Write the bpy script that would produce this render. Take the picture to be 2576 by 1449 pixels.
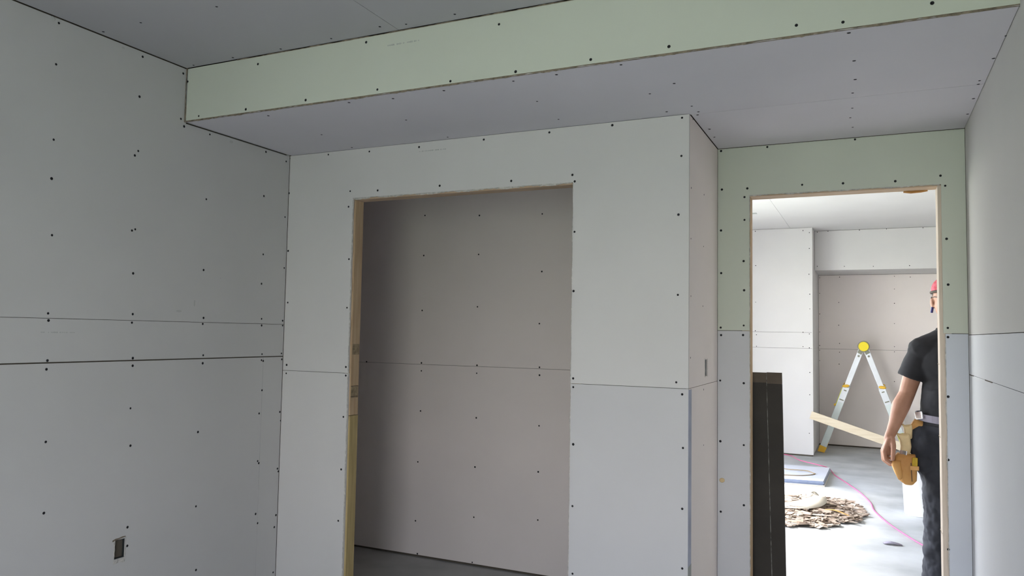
import bpy, bmesh, math, random
from mathutils import Vector, Matrix
random.seed(7)
SC = bpy.context.scene
COL = SC.collection
for _o in list(bpy.data.objects): bpy.data.objects.remove(_o)
# ------------------------------------------------------------------ camera
cam_d = bpy.data.cameras.new('camera'); cam = bpy.data.objects.new('camera', cam_d); COL.objects.link(cam)
cam_d.sensor_fit = 'HORIZONTAL'; cam_d.sensor_width = 36.0
cam_d.lens = 1925.18849 / 2576.0 * 36.0
cam_d.clip_start = 0.05; cam_d.clip_end = 500
YAW, PITCH, ROLL = -0.43743, 0.05954, 0.01725
def cam_matrix():
    sy, cy = math.sin(YAW), math.cos(YAW)
    fwd = Vector((sy, cy, 0)); right = Vector((cy, -sy, 0)); up = Vector((0, 0, 1))
    f2 = fwd*math.cos(PITCH) + up*math.sin(PITCH); u2 = up*math.cos(PITCH) - fwd*math.sin(PITCH)
    r3 = right*math.cos(ROLL) + u2*math.sin(ROLL); u3 = u2*math.cos(ROLL) - right*math.sin(ROLL)
    m = Matrix((r3, u3, -f2)).transposed().to_4x4()
    m.translation = Vector((2.73628, -3.08414, 1.43))
    return m
cam.matrix_world = cam_matrix()
SC.camera = cam
# ------------------------------------------------------------------ exposure, sky, window portals
SC.view_settings.view_transform = 'Standard'
SC.view_settings.look = 'None'
SC.view_settings.gamma = 1.0
SC.view_settings.use_curve_mapping = False
SC.view_settings.exposure = EXPOSURE = -0.12
SKY_STRENGTH = 17.0
w = bpy.data.worlds.new('sky'); SC.world = w; w.use_nodes = True
nt = w.node_tree; nt.nodes.clear()
tc = nt.nodes.new('ShaderNodeTexCoord'); sx = nt.nodes.new('ShaderNodeSeparateXYZ')
rmp = nt.nodes.new('ShaderNodeValToRGB'); bg = nt.nodes.new('ShaderNodeBackground'); wo = nt.nodes.new('ShaderNodeOutputWorld')
nt.links.new(tc.outputs['Generated'], sx.inputs[0]); nt.links.new(sx.outputs['Z'], rmp.inputs[0])
rmp.color_ramp.elements[0].position = 0.0; rmp.color_ramp.elements[0].color = (1.0, 0.97, 0.905, 1)
rmp.color_ramp.elements[1].position = 0.42; rmp.color_ramp.elements[1].color = (0.66, 0.775, 1.04, 1)
nt.links.new(rmp.outputs[0], bg.inputs[0]); bg.inputs[1].default_value = SKY_STRENGTH
nt.links.new(bg.outputs[0], wo.inputs[0])
def portal(name, loc, rot, sx_, sy_):
    d = bpy.data.lights.new(name, 'AREA'); d.shape = 'RECTANGLE'; d.size = sx_; d.size_y = sy_
    d.cycles.is_portal = True
    o = bpy.data.objects.new(name, d); o.location = loc; o.rotation_euler = rot; COL.objects.link(o)
    return o
REAR = -4.40                       # plane of the window wall behind the camera
RW = (1.85, 3.08, 0.55, 1.98)      # window_1: x0, x1, z0, z1 in the rear wall
FARL = 0.62                        # plane of the far room's window wall
LW3 = (-4.25, -3.35, 0.80, 2.08)   # window_3: y0, y1, z0, z1 in the left wall, behind the camera
FW = (1.35, 5.6, 0.04, 2.45)       # window_2: y0, y1, z0, z1 in the far room's left wall
portal('window_portal', ((RW[0]+RW[1])/2, REAR-0.13, (RW[2]+RW[3])/2), (math.pi/2, 0, 0), RW[1]-RW[0], RW[3]-RW[2])
portal('window_portal', (FARL-0.13, (FW[0]+FW[1])/2, (FW[2]+FW[3])/2), (0, -math.pi/2, 0), FW[3]-FW[2], FW[1]-FW[0])
portal('window_portal', (-0.13, (LW3[0]+LW3[1])/2, (LW3[2]+LW3[3])/2), (0, -math.pi/2, 0), LW3[3]-LW3[2], LW3[1]-LW3[0])
sun_d = bpy.data.lights.new('sun', 'SUN'); sun_d.energy = 16.5; sun_d.angle = math.radians(9); sun_d.color = (1.0, 0.96, 0.90)
sun = bpy.data.objects.new('sun', sun_d); COL.objects.link(sun); sun.location = (-10, 3, 9)
sun.rotation_euler = Vector((0.74, -0.24, -0.64)).to_track_quat('-Z', 'Y').to_euler()
# ------------------------------------------------------------------ materials
def mat(name, col, rough=0.8, metal=0.0, var=0.0, scale=6.0, bump=0.0, bscale=60.0, spec=0.3, stretch=None, col2=None, detail=4.0):
    m = bpy.data.materials.new(name); m.use_nodes = True; n = m.node_tree; b = n.nodes['Principled BSDF']
    b.inputs['Roughness'].default_value = rough; b.inputs['Metallic'].default_value = metal
    b.inputs['Specular IOR Level'].default_value = spec
    b.inputs['Base Color'].default_value = (*col, 1)
    tcn = n.nodes.new('ShaderNodeTexCoord'); mp = n.nodes.new('ShaderNodeMapping')
    if stretch: mp.inputs['Scale'].default_value = stretch
    n.links.new(tcn.outputs['Object'], mp.inputs[0])
    if var or col2:
        t = n.nodes.new('ShaderNodeTexNoise'); t.inputs['Scale'].default_value = scale; t.inputs['Detail'].default_value = detail
        n.links.new(mp.outputs[0], t.inputs['Vector'])
        r = n.nodes.new('ShaderNodeValToRGB'); n.links.new(t.outputs['Fac'], r.inputs[0])
        c2 = col2 if col2 else tuple(min(1, c*(1+var)) for c in col)
        c1 = col if col2 else tuple(c*(1-var) for c in col)
        r.color_ramp.elements[0].position = 0.32; r.color_ramp.elements[0].color = (*c1, 1)
        r.color_ramp.elements[1].position = 0.68; r.color_ramp.elements[1].color = (*c2, 1)
        n.links.new(r.outputs[0], b.inputs['Base Color'])
    if bump:
        t2 = n.nodes.new('ShaderNodeTexNoise'); t2.inputs['Scale'].default_value = bscale; t2.inputs['Detail'].default_value = 5
        n.links.new(mp.outputs[0], t2.inputs['Vector'])
        bu = n.nodes.new('ShaderNodeBump'); bu.inputs['Strength'].default_value = bump; bu.inputs['Distance'].default_value = 0.01
        n.links.new(t2.outputs['Fac'], bu.inputs['Height']); n.links.new(bu.outputs[0], b.inputs['Normal'])
    return m
M = {}
M['paper'] = mat('drywall_paper', (0.63, 0.615, 0.595), 0.92, var=0.02, scale=2.2, bump=0.03, bscale=160, spec=0.15)
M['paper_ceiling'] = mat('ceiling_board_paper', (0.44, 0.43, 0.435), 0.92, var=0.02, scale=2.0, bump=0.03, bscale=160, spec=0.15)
M['paper_soffit'] = mat('soffit_board_paper', (0.635, 0.61, 0.635), 0.92, var=0.02, scale=2.0, bump=0.03, bscale=160, spec=0.15)
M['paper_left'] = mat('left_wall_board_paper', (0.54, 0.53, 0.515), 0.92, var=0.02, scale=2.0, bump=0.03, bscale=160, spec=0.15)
M['paper_blue'] = mat('blue_grey_board_paper', (0.59, 0.615, 0.66), 0.92, var=0.02, scale=2.0, bump=0.03, bscale=160, spec=0.15)
M['paper_blue_light'] = mat('light_blue_grey_board_paper', (0.715, 0.725, 0.75), 0.92, var=0.02, scale=2.0, bump=0.03, bscale=160, spec=0.15)
M['paper_cool'] = mat('cool_grey_board_paper', (0.595, 0.592, 0.598), 0.92, var=0.02, scale=2.0, bump=0.03, bscale=160, spec=0.15)
M['paper_low'] = mat('plain_grey_board_paper', (0.575, 0.565, 0.56), 0.92, var=0.02, scale=2.0, bump=0.03, bscale=160, spec=0.15)
M['scuff'] = mat('grey_scuff', (0.47, 0.47, 0.45), 0.95)
M['paper_green'] = mat('green_tinted_board_paper', (0.59, 0.615, 0.53), 0.92, var=0.02, scale=2.0, bump=0.03, bscale=160, spec=0.15)
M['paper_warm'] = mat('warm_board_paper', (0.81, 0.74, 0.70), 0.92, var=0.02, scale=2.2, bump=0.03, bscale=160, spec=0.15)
M['paper_bright'] = mat('far_room_board_paper', (0.63, 0.61, 0.595), 0.92, var=0.02, scale=2.2, bump=0.03, bscale=160, spec=0.15)
M['edge'] = mat('torn_board_edge', (0.52, 0.50, 0.46), 0.95, var=0.25, scale=60, bump=0.5, bscale=120)
M['edge_brown'] = mat('frayed_brown_paper', (0.23, 0.19, 0.14), 0.95, var=0.35, scale=50, bump=0.5, bscale=120)
M['edge_strip'] = mat('grey_blue_paper_tape', (0.40, 0.42, 0.50), 0.9, var=0.12, scale=9)
M['gap'] = mat('stud_cavity', (0.10, 0.085, 0.065), 0.95)
M['screw'] = mat('black_screw', (0.012, 0.012, 0.014), 0.6, spec=0.2)
M['pencil'] = mat('grey_print', (0.36, 0.37, 0.35), 0.9)
M['pine'] = mat('pine_wood', (0.47, 0.33, 0.20), 0.75, col2=(0.56, 0.42, 0.27), scale=7, stretch=(9, 9, 0.6), bump=0.15, bscale=40)
M['pine_x'] = mat('pine_wood_horizontal', (0.47, 0.34, 0.23), 0.75, col2=(0.57, 0.43, 0.30), scale=7, stretch=(0.6, 9, 9), bump=0.15, bscale=40)
M['pine_door'] = mat('pale_pine_jamb', (0.60, 0.50, 0.40), 0.75, col2=(0.70, 0.60, 0.50), scale=7, stretch=(9, 9, 0.6), bump=0.15, bscale=40)
M['pine_yellow'] = mat('yellowed_pine', (0.40, 0.31, 0.14), 0.75, col2=(0.53, 0.41, 0.2), scale=6, stretch=(9, 9, 0.7), bump=0.15, bscale=40)
M['stamp'] = mat('wood_ink_stamp', (0.30, 0.235, 0.15), 0.85, var=0.3, scale=70)
M['pine_pale'] = mat('pale_planed_pine', (0.62, 0.52, 0.37), 0.6, col2=(0.70, 0.61, 0.46), scale=5, stretch=(0.8, 12, 12))
M['floor'] = mat('dusty_concrete', (0.37, 0.375, 0.37), 0.75, col2=(0.53, 0.535, 0.53), scale=2.4, bump=0.08, bscale=25, detail=8, stretch=(1, 1, 1))
M['shell'] = mat('shell', (0.3, 0.29, 0.27), 0.9)
M['grass'] = mat('grass_and_dirt', (0.45, 0.455, 0.30), 0.95, var=0.25, scale=0.8)
M['dark'] = mat('dark_board', (0.043, 0.038, 0.032), 0.75, var=0.12, scale=8, bump=0.1, bscale=50)
M['dark_top'] = mat('dark_board_brown_top', (0.105, 0.083, 0.062), 0.8, var=0.15, scale=14)
M['seam'] = mat('pale_seam', (0.30, 0.30, 0.27), 0.8, col2=(0.06, 0.055, 0.05), scale=45)
M['metal'] = mat('galvanised_metal', (0.30, 0.31, 0.32), 0.4, metal=0.9)
M['boxdark'] = mat('dark_box_plastic', (0.03, 0.035, 0.035), 0.5)
M['alu'] = mat('ladder_aluminium', (0.66, 0.68, 0.70), 0.42, metal=0.35, var=0.05, scale=8)
M['alu_green'] = mat('ladder_outer_rail_fibre', (0.60, 0.66, 0.64), 0.45, metal=0.2, var=0.05, scale=8)
M['yellow'] = mat('yellow_plastic', (0.78, 0.62, 0.03), 0.45)
M['orange'] = mat('amber_plastic', (0.80, 0.47, 0.05), 0.5)
M['lime'] = mat('lime_sticker', (0.66, 0.66, 0.08), 0.5)
M['hingegrey'] = mat('hinge_casting', (0.22, 0.22, 0.17), 0.5, metal=0.5)
M['skin'] = mat('skin', (0.33, 0.165, 0.105), 0.55, col2=(0.40, 0.215, 0.145), scale=14, bump=0.05, bscale=150)
M['tshirt'] = mat('charcoal_cotton', (0.022, 0.022, 0.025), 0.9, var=0.2, scale=7, bump=0.35, bscale=9)
M['trouser'] = mat('dark_navy_work_cloth', (0.016, 0.017, 0.022), 0.85, col2=(0.04, 0.042, 0.052), scale=5, bump=0.5, bscale=8)
M['boot'] = mat('boot_leather', (0.05, 0.035, 0.025), 0.6)
M['leather'] = mat('tan_leather', (0.45, 0.21, 0.06), 0.55, col2=(0.60, 0.34, 0.12), scale=9, bump=0.25, bscale=20)
M['leather_pale'] = mat('pale_leather', (0.66, 0.50, 0.28), 0.6, var=0.12, scale=14)
M['chrome'] = mat('bright_metal', (0.85, 0.85, 0.88), 0.25, metal=0.9)
M['belt'] = mat('grey_webbing', (0.25, 0.23, 0.28), 0.7)
M['cap'] = mat('pink_red_cloth', (0.34, 0.02, 0.035), 0.8, col2=(0.60, 0.14, 0.19), scale=30)
M['hair'] = mat('grey_brown_hair', (0.07, 0.055, 0.045), 0.8, var=0.3, scale=60)
M['black'] = mat('black_plastic', (0.01, 0.01, 0.012), 0.4)
M['blue'] = mat('dark_blue_plastic', (0.03, 0.03, 0.16), 0.4)
M['white'] = mat('eye_white', (0.75, 0.74, 0.72), 0.4)
M['lip'] = mat('lips', (0.30, 0.11, 0.09), 0.5)
M['bucket'] = mat('white_plastic', (0.82, 0.82, 0.82), 0.4)
M['sheet_face'] = mat('sheet_face_paper', (0.60, 0.60, 0.63), 0.85, var=0.04, scale=3)
M['sheet_edge'] = mat('sheet_edge_blue_tape', (0.22, 0.26, 0.36), 0.8, var=0.08, scale=20)
M['cord'] = mat('magenta_cord', (0.66, 0.13, 0.27), 0.5)
M['wire'] = mat('brown_wire', (0.27, 0.19, 0.10), 0.6)
M['scrap'] = mat('brown_kraft_scraps', (0.26, 0.19, 0.14), 0.9, col2=(0.42, 0.345, 0.28), scale=9)
M['scrap_dark'] = mat('dark_wood_scraps', (0.09, 0.06, 0.04), 0.9)
M['scrap_pale'] = mat('pale_paper_scrap', (0.62, 0.56, 0.47), 0.9)
M['frame'] = mat('window_frame_white', (0.75, 0.75, 0.75), 0.4)
# ------------------------------------------------------------------ helpers
def tag(o, label=None, cat=None, group=None, kind=None):
    if label: o['label'] = label
    if cat: o['category'] = cat
    if group: o['group'] = group
    if kind: o['kind'] = kind
    return o
def obj(name, bm, m, parent=None, smooth=False):
    me = bpy.data.meshes.new(name)
    off = parent_world(parent)
    if off.length: bmesh.ops.translate(bm, verts=bm.verts, vec=-off)
    bmesh.ops.recalc_face_normals(bm, faces=bm.faces)
    bm.to_mesh(me); bm.free()
    mm = m if isinstance(m, (list, tuple)) else [m]
    for k in mm: me.materials.append(M[k])
    if smooth:
        for p in me.polygons: p.use_smooth = True
    o = bpy.data.objects.new(name, me); COL.objects.link(o)
    if parent: o.parent = parent
    return o
def parent_world(p):
    v = Vector((0, 0, 0))
    while p is not None:
        v += p.location; p = p.parent
    return v
def thing(name, label, cat, loc, group=None):
    o = bpy.data.objects.new(name, None); COL.objects.link(o); o.location = loc; o.empty_display_size = 0.1
    return tag(o, label, cat, group)
def box(bm, lo, hi):
    x0, y0, z0 = lo; x1, y1, z1 = hi
    vs = [bm.verts.new(p) for p in ((x0,y0,z0),(x1,y0,z0),(x1,y1,z0),(x0,y1,z0),(x0,y0,z1),(x1,y0,z1),(x1,y1,z1),(x0,y1,z1))]
    for f in ((0,3,2,1),(4,5,6,7),(0,1,5,4),(1,2,6,5),(2,3,7,6),(3,0,4,7)): bm.faces.new([vs[i] for i in f])
    return vs
def boxes(*bs):
    bm = bmesh.new()
    for lo, hi in bs: box(bm, lo, hi)
    return bm
def bevel(bm, w_=0.003, seg=2):
    bmesh.ops.bevel(bm, geom=list(bm.edges), offset=w_, segments=seg, affect='EDGES', profile=0.6)
    return bm
def bar(bm, p0, p1, wdt, thk, side=Vector((0, 1, 0))):
    """box from p0 to p1; thk along side, wdt across"""
    p0, p1 = Vector(p0), Vector(p1); d = (p1-p0).normalized(); s = (side - d*side.dot(d)).normalized(); n = d.cross(s)
    vs = []
    for p in (p0, p1):
        for a, b in ((-1,-1),(1,-1),(1,1),(-1,1)): vs.append(bm.verts.new(p + n*a*wdt/2 + s*b*thk/2))
    for f in ((0,1,2,3),(7,6,5,4),(0,4,5,1),(1,5,6,2),(2,6,7,3),(3,7,4,0)): bm.faces.new([vs[i] for i in f])
    return bm
def cyl(bm, p0, p1, r0, r1=None, seg=24):
    if r1 is None: r1 = r0
    p0, p1 = Vector(p0), Vector(p1); d = p1-p0
    q = Vector((0, 0, 1)).rotation_difference(d.normalized()).to_matrix().to_4x4()
    bmesh.ops.create_cone(bm, cap_ends=True, segments=seg, radius1=r0, radius2=r1, depth=d.length, matrix=Matrix.Translation((p0+p1)/2) @ q)
    return bm
def ell(bm, c, r, rot=None, sub=3):
    m_ = Matrix.Translation(c) @ (rot.to_4x4() if rot else Matrix.Identity(4)) @ Matrix.Diagonal((*r, 1))
    bmesh.ops.create_icosphere(bm, subdivisions=sub, radius=1, matrix=m_)
def cap(bm, p0, r0, p1, r1, sub=2):
    ell(bm, p0, (r0,)*3, sub=sub); ell(bm, p1, (r1,)*3, sub=sub); cyl(bm, p0, p1, r0, r1, 16)
def tube(bm, pts, r, seg=8):
    rings = []; n = len(pts); pts = [Vector(p) for p in pts]
    for i, p in enumerate(pts):
        d = (pts[min(i+1, n-1)] - pts[max(i-1, 0)]).normalized()
        a = Vector((0, 0, 1)) if abs(d.z) < 0.9 else Vector((1, 0, 0)); u = d.cross(a).normalized(); v = d.cross(u)
        rings.append([bm.verts.new(p + (u*math.cos(t*2*math.pi/seg) + v*math.sin(t*2*math.pi/seg))*r) for t in range(seg)])
    for i in range(n-1):
        for t in range(seg):
            bm.faces.new((rings[i][t], rings[i][(t+1) % seg], rings[i+1][(t+1) % seg], rings[i+1][t]))
    bm.faces.new(rings[0]); bm.faces.new(rings[-1])
def spline(pts, k=8):
    P = [Vector(p) for p in pts]; P = [P[0]] + P + [P[-1]]; out = []
    for i in range(1, len(P)-2):
        for j in range(k):
            t = j/k
            out.append(0.5*((2*P[i]) + (P[i+1]-P[i-1])*t + (2*P[i-1]-5*P[i]+4*P[i+1]-P[i+2])*t*t + (3*P[i]-P[i-1]-3*P[i+1]+P[i+2])*t**3))
    out.append(P[-2]); return out
def fuse(bm, voxel, smooth=2, disp=None):
    """union a bmesh of overlapping closed pieces into one continuous surface"""
    me = bpy.data.meshes.new('tmp'); bm.to_mesh(me); bm.free()
    o = bpy.data.objects.new('tmp', me); COL.objects.link(o)
    r = o.modifiers.new('r', 'REMESH'); r.mode = 'VOXEL'; r.voxel_size = voxel; r.use_smooth_shade = True
    if smooth:
        s = o.modifiers.new('s', 'SMOOTH'); s.iterations = smooth; s.factor = 0.5
    if disp:
        tx = bpy.data.textures.new('folds', 'CLOUDS'); tx.noise_scale = disp[1]
        d = o.modifiers.new('d', 'DISPLACE'); d.texture = tx; d.strength = disp[0]; d.mid_level = 0.5
    dg = bpy.context.evaluated_depsgraph_get(); m2 = bpy.data.meshes.new_from_object(o.evaluated_get(dg))
    b2 = bmesh.new(); b2.from_mesh(m2)
    bpy.data.objects.remove(o); bpy.data.meshes.remove(me); bpy.data.meshes.remove(m2)
    return b2
T = 0.0125
def panel(parent, ax, c, s, u0, u1, v0, v1, holes=(), m='paper', edge=True, label=None):
    """a plasterboard sheet: face at coordinate c on axis ax looking along s; (u, v) are the two other axes"""
    oth = [i for i in range(3) if i != ax]
    us = sorted({u0, u1, *[h[0] for h in holes], *[h[1] for h in holes]}); vs_ = sorted({v0, v1, *[h[2] for h in holes], *[h[3] for h in holes]})
    us = [u for u in us if u0 <= u <= u1]; vs_ = [v for v in vs_ if v0 <= v <= v1]
    inside = lambda i, j: 0 <= i < len(us)-1 and 0 <= j < len(vs_)-1 and not any(h[0] <= (us[i]+us[i+1])/2 <= h[1] and h[2] <= (vs_[j]+vs_[j+1])/2 <= h[3] for h in holes)
    bm = bmesh.new(); cache = {}
    def V(u, v, d):
        k = (u, v, d)
        if k not in cache:
            p = [0, 0, 0]; p[ax] = c - s*d; p[oth[0]] = u; p[oth[1]] = v; cache[k] = bm.verts.new(p)
        return cache[k]
    for i in range(len(us)-1):
        for j in range(len(vs_)-1):
            if not inside(i, j): continue
            a, b_, c_, d_ = (us[i], vs_[j]), (us[i+1], vs_[j]), (us[i+1], vs_[j+1]), (us[i], vs_[j+1])
            for dep in (0, T): bm.faces.new([V(*q, dep) for q in (a, b_, c_, d_)])
            for (di, dj, q0, q1) in ((0,-1,a,b_),(1,0,b_,c_),(0,1,c_,d_),(-1,0,d_,a)):
                if not inside(i+di, j+dj): bm.faces.new([V(*q0, 0), V(*q1, 0), V(*q1, T), V(*q0, T)])
    o = obj('drywall_panel', bm, m, parent)
    if label: o['label'] = label
    return o
def screws(parent, ax, s, pts, c=None, r=0.0052):
    bm = bmesh.new(); oth = [i for i in range(3) if i != ax]
    for P in pts:
        c0 = P[ax] if c is None else c; rr = r*random.uniform(0.85, 1.15); n = 9
        def V(k, rad, h):
            p = [0, 0, 0]; p[ax] = c0 + s*h; p[oth[0]] = P[oth[0]] + rad*math.cos(2*math.pi*k/n); p[oth[1]] = P[oth[1]] + rad*math.sin(2*math.pi*k/n); return bm.verts.new(p)
        a = [V(k, rr, 0.0001) for k in range(n)]; b_ = [V(k, rr*0.75, 0.0009) for k in range(n)]; cc = V(0, 0, 0.0002)
        for k in range(n):
            bm.faces.new((a[k], a[(k+1) % n], b_[(k+1) % n], b_[k])); bm.faces.new((b_[k], b_[(k+1) % n], cc))
    return tag(obj('drywall_screws', bm, 'screw', parent), kind='stuff')
def fray(parent, p0, p1, inward, out, wdt=0.004, thk=0.0015, m='edge', step=0.012, name='torn_edge', jag=0.6):
    """a ragged strip of torn board paper along an edge from p0 to p1, spreading along inward, lifted along out"""
    p0, p1, inward, out = Vector(p0), Vector(p1), Vector(inward), Vector(out)
    n = max(2, int((p1-p0).length/step)); bm = bmesh.new(); A = []; B = []; Cc = []; ph = random.random()*9
    for i in range(n+1):
        p = p0.lerp(p1, i/n); w_ = wdt*(1-jag/2 + jag*(0.5*math.sin(i*0.37+ph)+0.5*random.uniform(-1, 1)))
        A.append(bm.verts.new(p - inward*0.0005 + out*thk*0.3)); B.append(bm.verts.new(p + inward*w_*0.5 + out*thk)); Cc.append(bm.verts.new(p + inward*w_ + out*0.0002))
    for i in range(n):
        bm.faces.new((A[i], A[i+1], B[i+1], B[i])); bm.faces.new((B[i], B[i+1], Cc[i+1], Cc[i]))
    return obj(name, bm, m, parent)
def print_mark(parent, ax, c, s, u0, u1, v, h=0.007, rows=1):
    """an illegible line of small grey factory print"""
    bm = bmesh.new(); oth = [i for i in range(3) if i != ax]; u = u0
    while u < u1:
        l = random.uniform(0.002, 0.006)
        if random.random() < 0.82:
            lo = [0, 0, 0]; hi = [0, 0, 0]; hh = h*random.uniform(0.35, 1)
            lo[ax], hi[ax] = sorted((c, c + s*0.0003)); lo[oth[0]], hi[oth[0]] = u, u+l*0.7; lo[oth[1]], hi[oth[1]] = v-hh/2, v+hh/2
            box(bm, lo, hi)
        u += l + 0.001
    return tag(obj('factory_print', bm, 'pencil', parent), kind='stuff')
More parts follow.
